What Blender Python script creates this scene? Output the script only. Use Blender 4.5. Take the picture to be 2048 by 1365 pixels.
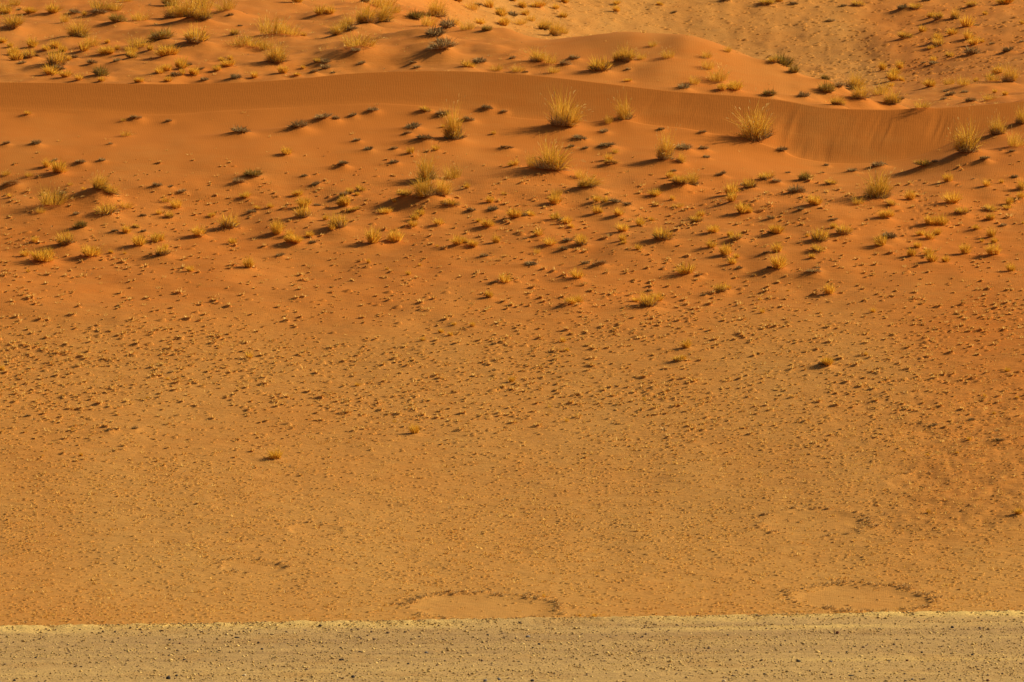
import bpy, math
import numpy as np
from mathutils import Vector

scene = bpy.context.scene
for o in list(bpy.data.objects):
    bpy.data.objects.remove(o)

# ------------------------------------------------------------------ camera, sky, sun, exposure
FPX = 2048 * 300.0 / 36.0            # focal length in photo pixels (300 mm telephoto)
ZC = 14.0                            # camera stands on a rise 14 m above the road
PITCH = math.radians(-1.67)
cam_data = bpy.data.cameras.new('camera')
cam_data.lens = 300; cam_data.sensor_width = 36; cam_data.sensor_fit = 'HORIZONTAL'
cam_data.clip_start = 1.0; cam_data.clip_end = 12000
cam = bpy.data.objects.new('camera', cam_data)
scene.collection.objects.link(cam)
cam.location = (0, 0, ZC)
cam.rotation_euler = (math.pi / 2 + PITCH, 0, 0)
scene.camera = cam

SUN_EL, SUN_AZ = math.radians(32), math.radians(15)     # azimuth: from the right, a little beyond
SDIR = Vector((math.cos(SUN_EL) * math.cos(SUN_AZ), math.cos(SUN_EL) * math.sin(SUN_AZ), math.sin(SUN_EL)))
world = bpy.data.worlds.new('World'); scene.world = world; world.use_nodes = True
wn = world.node_tree
sky = wn.nodes.new('ShaderNodeTexSky'); sky.sky_type = 'NISHITA'; sky.sun_disc = False
sky.sun_elevation = SUN_EL; sky.sun_rotation = math.pi / 2 - SUN_AZ
sky.dust_density = 3.0; sky.air_density = 1.0
bg = wn.nodes['Background']; bg.inputs['Strength'].default_value = 0.05
wn.links.new(sky.outputs['Color'], bg.inputs['Color'])
sun_data = bpy.data.lights.new('sun', 'SUN'); sun_data.energy = 4.6; sun_data.angle = math.radians(0.6)
sun_data.color = (1.0, 0.85, 0.52)
sun = bpy.data.objects.new('sun', sun_data); scene.collection.objects.link(sun)
sun.location = (80, 200, 60); sun.rotation_euler = SDIR.to_track_quat('Z', 'Y').to_euler()
vs = scene.view_settings
vs.view_transform = 'Standard'; vs.look = 'None'; vs.gamma = 1.0; vs.use_curve_mapping = False
vs.exposure = 0.29

# ------------------------------------------------------------------ helpers
rng = np.random.default_rng(7)
col = scene.collection

def hash2(ix, iy, seed):
    h = (ix.astype(np.int64) * 374761393 + iy.astype(np.int64) * 668265263 + seed * 974634777) & 0xFFFFFFFF
    h = ((h ^ (h >> 13)) * 1274126177) & 0xFFFFFFFF
    h = (h ^ (h >> 16)) & 0xFFFFFF
    return h / float(0xFFFFFF)

def vnoise(x, y, seed=0):
    ix = np.floor(x); iy = np.floor(y); fx = x - ix; fy = y - iy
    ux = fx * fx * fx * (fx * (fx * 6 - 15) + 10); uy = fy * fy * fy * (fy * (fy * 6 - 15) + 10)
    a = hash2(ix, iy, seed); b = hash2(ix + 1, iy, seed); c = hash2(ix, iy + 1, seed); d = hash2(ix + 1, iy + 1, seed)
    return (a + (b - a) * ux) * (1 - uy) + (c + (d - c) * ux) * uy - 0.5

def fbm(x, y, octv=4, seed=0, gain=0.5):
    s = 0; a = 1.0; n = 0
    for k in range(octv):
        s = s + a * vnoise(x * 2 ** k + 13.7 * k, y * 2 ** k - 7.3 * k, seed + k); n += a; a *= gain
    return s / n * 2

def sstep(a, b, x):
    t = np.clip((x - a) / (b - a), 0, 1); return t * t * (3 - 2 * t)

def mesh_np(name, verts, faces_flat, loop_totals, mat, smooth=True, attrs=None):
    me = bpy.data.meshes.new(name)
    verts = np.asarray(verts, dtype=np.float32)
    me.vertices.add(len(verts)); me.vertices.foreach_set('co', verts.ravel())
    me.loops.add(len(faces_flat)); me.loops.foreach_set('vertex_index', np.asarray(faces_flat, dtype=np.int32))
    lt = np.asarray(loop_totals, dtype=np.int32)
    ls = np.concatenate([[0], np.cumsum(lt)[:-1]]).astype(np.int32)
    me.polygons.add(len(lt)); me.polygons.foreach_set('loop_start', ls); me.polygons.foreach_set('loop_total', lt)
    if smooth: me.polygons.foreach_set('use_smooth', np.ones(len(lt), dtype=bool))
    for k, v in (attrs or {}).items():
        at = me.attributes.new(k, 'FLOAT', 'POINT'); at.data.foreach_set('value', np.asarray(v, dtype=np.float32).ravel())
    me.update(calc_edges=True); me.validate()
    if mat: me.materials.append(mat)
    return me

def grid_mesh(name, X, Y, Z, mat, attrs=None):
    n, m = X.shape
    idx = np.arange(n * m).reshape(n, m)
    q = np.stack([idx[:-1, :-1], idx[:-1, 1:], idx[1:, 1:], idx[1:, :-1]], -1).reshape(-1, 4)
    return mesh_np(name, np.stack([X, Y, Z], -1).reshape(-1, 3), q.ravel(), np.full(len(q), 4), mat, True, attrs)

def link(name, data, parent=None):
    o = bpy.data.objects.new(name, data); col.objects.link(o); o.parent = parent
    return o

# ------------------------------------------------------------------ materials
def nmat(name):
    m = bpy.data.materials.new(name); m.use_nodes = True
    nt = m.node_tree; b = nt.nodes['Principled BSDF']
    b.inputs['Specular IOR Level'].default_value = 0.12
    return m, nt, b

def N(nt, t, **kw):
    n = nt.nodes.new(t)
    for k, v in kw.items():
        if k in n.inputs: n.inputs[k].default_value = v
        else: setattr(n, k, v)
    return n

def ramp(nt, fac, stops):
    r = nt.nodes.new('ShaderNodeValToRGB'); e = r.color_ramp.elements
    e[0].position, e[0].color = stops[0][0], (*stops[0][1], 1)
    e[1].position, e[1].color = stops[-1][0], (*stops[-1][1], 1)
    for p, c in stops[1:-1]:
        k = e.new(p); k.color = (*c, 1)
    nt.links.new(fac, r.inputs['Fac']); return r.outputs['Color']

def math_node(nt, op, a, b=None, clamp=False):
    n = nt.nodes.new('ShaderNodeMath'); n.operation = op; n.use_clamp = clamp
    for i, v in enumerate((a, b)):
        if v is None: continue
        if isinstance(v, (int, float)): n.inputs[i].default_value = v
        else: nt.links.new(v, n.inputs[i])
    return n.outputs[0]

TAN = (0.515, 0.268, 0.074)
ORANGE = (0.495, 0.158, 0.024)
def sand_material():
    m, nt, b = nmat('sand')
    L = nt.links.new
    geo = N(nt, 'ShaderNodeNewGeometry'); pos = geo.outputs['Position']
    red = N(nt, 'ShaderNodeAttribute', attribute_name='redness').outputs['Fac']
    rip = N(nt, 'ShaderNodeAttribute', attribute_name='ripple').outputs['Fac']
    crust = N(nt, 'ShaderNodeAttribute', attribute_name='crust').outputs['Fac']
    # large blotches of iron-rich and paler sand
    mp = N(nt, 'ShaderNodeMapping'); mp.inputs['Scale'].default_value = (0.22, 0.05, 0.2); L(pos, mp.inputs['Vector'])
    n1 = N(nt, 'ShaderNodeTexNoise', Scale=1.0, Detail=5.0, Roughness=0.6); L(mp.outputs[0], n1.inputs['Vector'])
    mp2 = N(nt, 'ShaderNodeMapping'); mp2.inputs['Scale'].default_value = (0.9, 1.5, 1.2); L(pos, mp2.inputs['Vector'])
    n2 = N(nt, 'ShaderNodeTexNoise', Scale=1.0, Detail=6.0, Roughness=0.65); L(mp2.outputs[0], n2.inputs['Vector'])
    a = math_node(nt, 'MULTIPLY_ADD', n1.outputs['Fac'], 0.7); nt.nodes[-1].inputs[2].default_value = -0.35
    c = math_node(nt, 'MULTIPLY_ADD', n2.outputs['Fac'], 0.44); nt.nodes[-1].inputs[2].default_value = -0.22
    f = math_node(nt, 'ADD', math_node(nt, 'ADD', red, a), c, clamp=True)
    base = ramp(nt, f, [(0.0, TAN), (0.5, (0.498, 0.208, 0.045)), (1.0, ORANGE)])
    # grain speckle: light quartz, dark heavy minerals
    n3 = N(nt, 'ShaderNodeTexNoise', Scale=38.0, Detail=3.0, Roughness=0.8); L(pos, n3.inputs['Vector'])
    sp = ramp(nt, n3.outputs['Fac'], [(0.3, (0.70, 0.70, 0.70)), (0.5, (1, 1, 1)), (0.72, (1.28, 1.25, 1.2))])
    mix = N(nt, 'ShaderNodeMix', data_type='RGBA', blend_type='MULTIPLY')
    sf = math_node(nt, 'MULTIPLY_ADD', crust, 0.75); nt.nodes[-1].inputs[2].default_value = 0.2
    L(sf, mix.inputs[0]); L(base, mix.inputs[6]); L(sp, mix.inputs[7])
    L(mix.outputs[2], b.inputs['Base Color'])
    b.inputs['Roughness'].default_value = 0.95; b.inputs['Specular IOR Level'].default_value = 0.08
    # relief: wind ripples where the sand is bare, grainy crust elsewhere
    mp3 = N(nt, 'ShaderNodeMapping'); mp3.inputs['Scale'].default_value = (1.0, 0.22, 0.6); mp3.inputs['Rotation'].default_value = (0, 0, 0.15); L(pos, mp3.inputs['Vector'])
    w = N(nt, 'ShaderNodeTexWave', Scale=5.2, Distortion=7.0, Detail=3.0); w.inputs['Detail Scale'].default_value = 1.3
    w.wave_type = 'BANDS'; w.bands_direction = 'X'; L(mp3.outputs[0], w.inputs['Vector'])
    wr = math_node(nt, 'MULTIPLY', w.outputs['Fac'], rip)
    bp1 = N(nt, 'ShaderNodeBump', Strength=0.35, Distance=0.010); L(wr, bp1.inputs['Height'])
    n4 = N(nt, 'ShaderNodeTexNoise', Scale=1.0, Detail=5.0, Roughness=0.62); mp4 = N(nt, 'ShaderNodeMapping'); mp4.inputs['Scale'].default_value = (2.2, 6.0, 4.0); L(pos, mp4.inputs['Vector']); L(mp4.outputs[0], n4.inputs['Vector'])
    cr = math_node(nt, 'MULTIPLY', n4.outputs['Fac'], crust)
    bp2 = N(nt, 'ShaderNodeBump', Strength=1.0, Distance=0.09); L(cr, bp2.inputs['Height']); L(bp1.outputs[0], bp2.inputs['Normal'])
    L(bp2.outputs[0], b.inputs['Normal'])
    return m
SAND = sand_material()

def gravel_material():
    m, nt, b = nmat('graded_gravel'); L = nt.links.new
    pos = N(nt, 'ShaderNodeNewGeometry').outputs['Position']
    mp = N(nt, 'ShaderNodeMapping'); mp.inputs['Rotation'].default_value = (0, 0, -0.235); mp.inputs['Scale'].default_value = (0.10, 0.75, 1); L(pos, mp.inputs['Vector'])
    n1 = N(nt, 'ShaderNodeTexNoise', Scale=1.0, Detail=4.0, Roughness=0.6); L(mp.outputs[0], n1.inputs['Vector'])
    pale = N(nt, 'ShaderNodeAttribute', attribute_name='windrow').outputs['Fac']
    f = math_node(nt, 'MULTIPLY_ADD', n1.outputs['Fac'], 1.4); nt.nodes[-1].inputs[2].default_value = -0.32
    f = math_node(nt, 'ADD', f, pale, clamp=True)
    base = ramp(nt, f, [(0.0, (0.43, 0.26, 0.11)), (0.5, (0.57, 0.36, 0.14)), (1.0, (0.80, 0.54, 0.18))])
    mpd = N(nt, 'ShaderNodeMapping'); mpd.inputs['Scale'].default_value = (0.35, 0.30, 1); L(pos, mpd.inputs['Vector'])
    nd = N(nt, 'ShaderNodeTexNoise', Scale=1.0, Detail=5.0, Roughness=0.65); L(mpd.outputs[0], nd.inputs['Vector'])
    dm = N(nt, 'ShaderNodeMix', data_type='RGBA')
    L(math_node(nt, 'MULTIPLY', math_node(nt, 'SUBTRACT', nd.outputs['Fac'], 0.52), 3.2, clamp=True), dm.inputs[0])
    L(base, dm.inputs[6]); dm.inputs[7].default_value = (0.47, 0.25, 0.075, 1); base = dm.outputs[2]      # blown sand lying on the gravel
    n2 = N(nt, 'ShaderNodeTexNoise', Scale=16.0, Detail=4.0, Roughness=0.85); L(pos, n2.inputs['Vector'])
    sp = ramp(nt, n2.outputs['Fac'], [(0.34, (0.35, 0.33, 0.33)), (0.47, (0.92, 0.92, 0.92)), (0.7, (1.3, 1.28, 1.2))])
    mix = N(nt, 'ShaderNodeMix', data_type='RGBA', blend_type='MULTIPLY'); mix.inputs[0].default_value = 1.0
    L(base, mix.inputs[6]); L(sp, mix.inputs[7]); L(mix.outputs[2], b.inputs['Base Color'])
    b.inputs['Roughness'].default_value = 0.95
    bp = N(nt, 'ShaderNodeBump', Strength=0.9, Distance=0.04); L(n2.outputs['Fac'], bp.inputs['Height']); L(bp.outputs[0], b.inputs['Normal'])
    return m
GRAVEL = gravel_material()

def blade_material(name, stops, trans=0.25, objvar=0.35):
    m, nt, b = nmat(name); L = nt.links.new
    isl = N(nt, 'ShaderNodeNewGeometry').outputs['Random Per Island']
    ob = N(nt, 'ShaderNodeObjectInfo').outputs['Random']
    f = math_node(nt, 'MULTIPLY', isl, 1 - objvar)
    f = math_node(nt, 'MULTIPLY_ADD', ob, objvar); nt.links.new(math_node(nt, 'MULTIPLY', isl, 1 - objvar), nt.nodes[-2].inputs[2])
    colr = ramp(nt, f, stops)
    L(colr, b.inputs['Base Color']); b.inputs['Roughness'].default_value = 0.75
    tr = N(nt, 'ShaderNodeBsdfTranslucent'); L(colr, tr.inputs['Color'])
    ms = N(nt, 'ShaderNodeMixShader'); ms.inputs[0].default_value = trans
    out = nt.nodes['Material Output']
    L(b.outputs[0], ms.inputs[1]); L(tr.outputs[0], ms.inputs[2]); L(ms.outputs[0], out.inputs['Surface'])
    return m
GOLD = blade_material('golden_blades', [(0, (0.34, 0.19, 0.025)), (0.2, (0.64, 0.37, 0.04)), (0.6, (0.90, 0.54, 0.06)), (1, (0.97, 0.65, 0.13))], 0.42, 0.2)
TALL = blade_material('tall_blades', [(0, (0.26, 0.15, 0.025)), (0.22, (0.54, 0.31, 0.035)), (0.6, (0.84, 0.50, 0.055)), (1, (0.95, 0.64, 0.14))], 0.42, 0.2)
PLUME = blade_material('pale_plumes', [(0, (0.72, 0.50, 0.14)), (1, (0.88, 0.66, 0.26))], 0.3)
DEAD = blade_material('dead_stems', [(0, (0.14, 0.085, 0.035)), (0.5, (0.36, 0.235, 0.095)), (1, (0.76, 0.52, 0.22))], 0.2)
OLIVE = blade_material('olive_stems', [(0, (0.15, 0.10, 0.022)), (0.5, (0.38, 0.25, 0.04)), (1, (0.66, 0.43, 0.08))], 0.25)
STRAW = blade_material('short_straw', [(0, (0.60, 0.33, 0.07)), (0.5, (0.84, 0.52, 0.13)), (1, (0.96, 0.66, 0.22))], 0.35, 0.0)

def stone_material(name, stops):
    m, nt, b = nmat(name); L = nt.links.new
    isl = N(nt, 'ShaderNodeNewGeometry').outputs['Random Per Island']
    ob = N(nt, 'ShaderNodeObjectInfo').outputs['Random']
    f = math_node(nt, 'FRACT', math_node(nt, 'ADD', isl, ob))
    L(ramp(nt, f, stops), b.inputs['Base Color']); b.inputs['Roughness'].default_value = 0.8
    return m
PEBBLE = stone_material('pebbles', [(0, (0.09, 0.06, 0.045)), (0.10, (0.20, 0.13, 0.08)), (0.24, (0.42, 0.27, 0.11)), (0.7, (0.58, 0.38, 0.13)), (1, (0.82, 0.58, 0.22))])
STONES = {
    'dark': stone_material('dark_stone', [(0, (0.03, 0.03, 0.035)), (1, (0.075, 0.065, 0.06))]),
    'grey': stone_material('grey_stone', [(0, (0.16, 0.15, 0.15)), (1, (0.24, 0.21, 0.19))]),
    'brown': stone_material('brown_stone', [(0, (0.19, 0.075, 0.04)), (1, (0.22, 0.10, 0.05))]),
    'pale': stone_material('pale_stone', [(0, (0.62, 0.50, 0.32)), (1, (0.70, 0.55, 0.33))]),
}

# ------------------------------------------------------------------ terrain: ground lines along the valley, dune and far slope
def curve(cs, pts, sm=45):
    p = np.array(sorted(pts.items()), dtype=float)
    fine = np.arange(-3200, 5300, 8.0)
    v = np.interp(fine, p[:, 0], p[:, 1])
    k = np.exp(-0.5 * (np.arange(-40, 41) * 8.0 / sm) ** 2); k /= k.sum()
    v = np.convolve(np.pad(v, 40, mode='edge'), k, mode='valid')
    return np.interp(cs, fine, v)

def row_to_z(row, D): return ZC + D * np.tan(PITCH + np.arctan((682.5 - row) / FPX))
def z_to_row(z, D): return 682.5 - FPX * np.tan(np.arctan((z - ZC) / D) - PITCH)

C = np.concatenate([np.linspace(-2400, -420, 34)[:-1], np.linspace(-420, -30, 60)[:-1], np.linspace(-30, 2078, 740),
                    np.linspace(2078, 2470, 60)[1:], np.linspace(2470, 4450, 34)[1:]])
NC = len(C)
edge_row = 1262 - (C / 2048) * 32
DEDGE = ZC / np.tan(-PITCH + np.arctan((edge_row - 682.5) / FPX))
foot = curve(C, {-900: 205, 0: 218, 180: 222, 330: 231, 440: 222, 600: 214, 750: 206, 880: 214, 1000: 232, 1120: 246, 1260: 248, 1360: 258, 1450: 280,
                 1540: 308, 1640: 330, 1740: 332, 1830: 318, 1900: 292, 1960: 262, 2048: 236, 2300: 225, 2700: 240}, 28)
crest = curve(C, {-900: 150, -200: 163, 0: 165, 200: 167, 340: 169, 500: 165, 610: 157, 700: 147, 800: 143, 900: 142, 1000: 145, 1100: 154, 1200: 166, 1350: 184,
                  1480: 192, 1560: 199, 1650: 217, 1800: 221, 1900: 216, 1980: 209, 2048: 203, 2300: 190, 2700: 195}, 26)
one = np.ones(NC)
Dfoot = 293 + (400 - foot) * 0.028 + 9.0
Dcrest = Dfoot + 0.0265 * (foot - crest) + 0.12
k = []
k.append((DEDGE + 0.35, z_to_row(-0.12, DEDGE + 0.35)))
k.append((DEDGE + 2.2, edge_row - 16))
k.append((244 + 0.0 * C, 1000 + curve(C, {-900: -25, 0: -12, 1000: 8, 2048: -22, 2900: -60}, 250)))
k.append((260 + 0.0 * C, 800 + curve(C, {-900: -40, 0: -12, 1000: 10, 2048: -26, 2900: -70}, 250)))
k.append((276 + 0.0 * C, 600 + curve(C, {-900: -30, 0: -8, 1000: 6, 2048: -12, 2900: -60}, 250)))
k.append((293 + 0.0 * C, 400 + 0.0 * C))
k.append(((293 + Dfoot) / 2, (400 + foot) / 2 + curve(C, {0: 4, 400: -4, 900: 6, 1500: 2, 2048: 0}, 100)))
k.append((Dfoot, foot))
k.append((Dfoot + 0.50 * (Dcrest - Dfoot), foot + 0.46 * (crest - foot)))
k.append((Dcrest, crest))
NEAR = len(k)
far = [k[-1]]
far.append((Dcrest + 4, crest + 24))
far.append((Dcrest + 9, crest + curve(C, {0: 5, 1000: 6, 1300: 3, 1600: 8, 1800: 14, 2048: 12})))
far.append((Dcrest + curve(C, {0: 22, 900: 22, 1650: 20, 1800: 30, 2048: 30}),
            curve(C, {-900: 80, 0: 96, 500: 92, 700: 84, 830: 76, 950: 70, 1010: 74, 1100: 82, 1160: 72, 1230: 65, 1300: 66, 1365: 71, 1440: 92, 1540: 130, 1640: 168, 1700: 206, 1800: 222, 1900: 214, 2048: 203, 2700: 190}, 24)))
far.append((Dcrest + curve(C, {0: 40, 900: 42, 1650: 45, 1800: 58, 2048: 58}),
            curve(C, {-900: 6, 0: 16, 300: 10, 500: 20, 700: 22, 830: 40, 950: 78, 1050: 106, 1160: 108, 1300: 104, 1440: 130, 1640: 190, 1700: 206, 1800: 196, 1900: 184, 2048: 172, 2700: 150}, 40)))
far.append((Dcrest + curve(C, {0: 75, 700: 80, 1000: 112, 1300: 122, 1800: 105, 2048: 100}, 80),
            curve(C, {-900: -120, 0: -90, 500: -80, 700: -60, 850: 20, 950: 58, 1050: 76, 1300: 105, 1500: 132, 1650: 152, 1740: 158, 1820: 146, 1920: 128, 2048: 118, 2700: 80}, 60)))
far.append((Dcrest + curve(C, {0: 120, 700: 125, 1000: 140, 1300: 146, 2048: 146}, 80),
            curve(C, {-900: -240, 0: -200, 600: -170, 900: -60, 1100: -42, 1300: -30, 1500: -16, 1700: -2, 1800: 2, 2048: -8, 2700: -50}, 90)))
far.append((Dcrest + 215, curve(C, {-900: -380, 0: -360, 1000: -340, 2048: -330, 2700: -380}, 90)))
far.append((Dcrest + 300, -330 * one))
far.append((Dcrest + 420, z_to_row(-1.2, Dcrest + 420)))

def pchip_rows(kn, counts):
    D = np.array([a for a, _ in kn]); R = np.array([b for _, b in kn])
    h = np.diff(D, axis=0); d = np.diff(R, axis=0) / h
    m = np.zeros_like(R)
    w1 = 2 * h[1:] + h[:-1]; w2 = h[1:] + 2 * h[:-1]
    same = d[1:] * d[:-1] > 0
    with np.errstate(divide='ignore', invalid='ignore'):
        hm = (w1 + w2) / (w1 / d[:-1] + w2 / d[1:])
    m[1:-1] = np.where(same, hm, 0); m[0] = d[0]; m[-1] = d[-1]
    Do, Ro = [], []
    for i, n in enumerate(counts):
        s = np.linspace(0, 1, n, endpoint=False)[:, None]
        h00 = 2 * s ** 3 - 3 * s ** 2 + 1; h10 = s ** 3 - 2 * s ** 2 + s; h01 = -2 * s ** 3 + 3 * s ** 2; h11 = s ** 3 - s ** 2
        Do.append(D[i] + s * h[i]); Ro.append(h00 * R[i] + h10 * h[i] * m[i] + h01 * R[i + 1] + h11 * h[i] * m[i + 1])
    return np.concatenate(Do), np.concatenate(Ro)

Dn, Rn = pchip_rows(k, [8, 105, 85, 90, 105, 52, 48, 22, 26])
Df, Rf = pchip_rows(far, [8, 14, 66, 52, 50, 62, 26, 10, 8])
D = np.vstack([Dn, Df]); R0 = np.vstack([Rn, Rf])
NR = D.shape[0]; ICREST = Dn.shape[0]
X = (C[None, :] - 1024) / FPX * D
Y = D
Z = row_to_z(R0, D)

# broad zone weights, all in ground coordinates (distance D and position relative to the dune)
u = (D - DEDGE) / (Dcrest - DEDGE)                       # 0 road edge .. 1 dune crest
wob = fbm(X / 9, D / 16, 3, 3)
low = 1 - sstep(0.52, 0.66, u + 0.05 * wob)              # crusted lower slope
tuftband = sstep(0.55, 0.64, u + 0.05 * wob) * (1 - sstep(0.80, 0.92, u))
shelf = sstep(0.74, 0.86, u) * (D < Dfoot)
slip = ((D >= Dfoot) & (D <= Dcrest + 0.01)).astype(float)
back = (D > Dcrest + 3) * 1.0
Cg = np.broadcast_to(C[None, :], D.shape)
farslope = back * sstep(75, 110, D - Dcrest) * sstep(850, 1000, Cg)
rightside = farslope * sstep(1690, 1800, Cg + (D - Dcrest - 125) * 2.2)

# undulation
Z = Z + fbm(X / 7.5, D / 9.5, 4, 11) * (0.10 * low * sstep(0.0, 0.1, u) + 0.34 * tuftband + 0.18 * shelf)
Z = Z + fbm(X / 3.2, D / 6.0, 3, 17) * (0.03 * low * sstep(0.02, 0.1, u) + 0.13 * tuftband + 0.05 * shelf)
Z = Z + fbm(X / 1.3, D / 0.7, 3, 23, 0.6) * (0.04 * low * sstep(0.02, 0.1, u) + 0.035 * tuftband)
smooth2 = back * sstep(1020, 1120, Cg) * (1 - sstep(1560, 1660, Cg)) * (1 - sstep(20, 30, D - Dcrest))
bk = back * (1 - farslope) * (1 - 0.8 * smooth2)
Z = Z + bk * sstep(3, 9, D - Dcrest) * (fbm(X / 6, D / 7, 3, 31) * 0.32 + fbm(X / 2.0, D / 2.6, 3, 37) * 0.20)
Z = Z + farslope * (fbm(X / 1.1, D / 2.2, 3, 41) * 0.10 + fbm(X / 9, D / 12, 3, 43) * (0.15 + 0.1 * rightside))
Z = Z + rightside * fbm(X / 4.5, D / 3.0, 3, 47) * 0.2
dim = low * sstep(1560, 1900, Cg + 60 * wob) * sstep(0.10, 0.17, u) * (1 - sstep(0.36, 0.46, u))
Z = Z + dim * (0.06 * fbm(X / 1.1, D / 1.3, 3, 141) + 0.05 * np.abs(fbm(X / .5, D / .8, 2, 143)))
# small slumps and grain-flow grooves down the slip face
xs = X + (D - Dfoot) * -0.32 + 0.25 * fbm(X / 2.0, D / 3.0, 2, 59)
gro = np.abs(fbm(xs / 0.75, D / 7.0, 2, 53)) + 0.35 * np.abs(fbm(xs / 0.30, D / 6.0, 2, 57))
gmask = slip * (sstep(1500, 1580, Cg) * (1 - sstep(1900, 1990, Cg)) * 1.0 + 0.55 * sstep(1280, 1300, Cg) * (1 - sstep(1400, 1430, Cg)) + 0.03)
tt = np.clip((D - Dfoot) / (Dcrest - Dfoot), 0, 1)
Z = Z - gmask * gro * 0.045 * np.clip(.5 + 1.6 * fbm(X / 1.1, D / 2.0, 2, 67), 0, 1.6) * np.sin(np.pi * np.clip(tt, 0, 1)) ** 0.5
# brinks: little crescent dunes behind the crest
def add_mound(c, row, wx, wd, h, asym=0.0):
    global Z
    i, j = hit(c, row)
    x0, d0 = X[i, j], D[i, j]
    dx = (X - x0); dd = D - d0
    sx = np.where(dx > 0, wx * (1 - asym), wx * (1 + asym))
    Z = Z + h * np.exp(-(dx / sx) ** 2 - (dd / wd) ** 2)

def rows_now(): return z_to_row(Z, D)
RW = rows_now()
def hit(c, row):
    j = int(np.clip(np.searchsorted(C, c), 1, NC - 1))
    if abs(C[j - 1] - c) < abs(C[j] - c): j -= 1
    b = np.nonzero(RW[:, j] <= row)[0]
    return (int(b[0]) if len(b) else NR - 60), j

for a in [(1250, 84, 1.5, 3.0, 0.22, 0.3), (1375, 96, 1.5, 3.0, 0.30, -0.35), (1330, 150, 1.5, 2.2, 0.22, -0.35), (1210, 95, 1.6, 3, -0.20, 0), (1010, 75, 1.6, 2.0, 0.35, 0.3),
          (860, 80, 1.3, 2.0, 0.40, 0.3), (870, 112, 0.9, 1.5, 0.22, 0.3), (720, 110, 1.1, 1.6, 0.25, 0.3), (560, 20, 2.0, 2.5, -0.35, 0), (470, 30, 1.0, 2.0, 0.25, 0),
          (1680, 190, 1.2, 2.0, 0.30, 0.2), (1755, 200, 1.0, 1.6, 0.22, 0), (1560, 150, 1.2, 2, 0.12, 0.2), (30, 62, 1.3, 1.8, 0.22, 0.2),
          (190, 412, 1.0, 1.6, 0.45, 0.35), (860, 405, 1.1, 1.6, 0.22, 0.3), (1935, 315, 1.0, 1.4, 0.2, 0.3), (1240, 435, 1.0, 1.5, .12, .2), (1630, 425, 1.4, 1.8, .15, .3), (1480, 410, 1.2, 1.8, .15, .3)]:
    add_mound(*a)
RW = rows_now()

# fairy circles: bare rippled pans, slightly sunken, ringed by tussocks
CIRCLES = [(962, 1217, 152, 1), (1716, 1199, 140, 1), (1632, 1048, 112, .45), (500, 1135, 68, .7), (628, 1061, 62, .4), (1835, 962, 70, .3)]   # last: how clearly it stands out
circ = np.zeros_like(Z); ringw = np.zeros_like(Z); CW = []
for (c, row, rx, cw) in CIRCLES:
    i, j = hit(c, row); x0, d0 = X[i, j], D[i, j]; r = rx / FPX * d0; CW.append((x0, d0, r))
    q = np.sqrt((X - x0) ** 2 + ((D - d0) * 0.95) ** 2) / r + 0.12 * fbm(X / 0.8, D / 0.8, 2, 61)
    inside = 1 - sstep(0.72, 0.98, q)
    circ = np.maximum(circ, inside * (.4 + .6 * cw)); ringw = np.maximum(ringw, cw * np.exp(-((q - 1.0) / 0.07) ** 2))
    Z = Z - 0.03 * inside + 0.01 * np.exp(-((q - 1.05) / 0.12) ** 2)
RW = rows_now()

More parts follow.
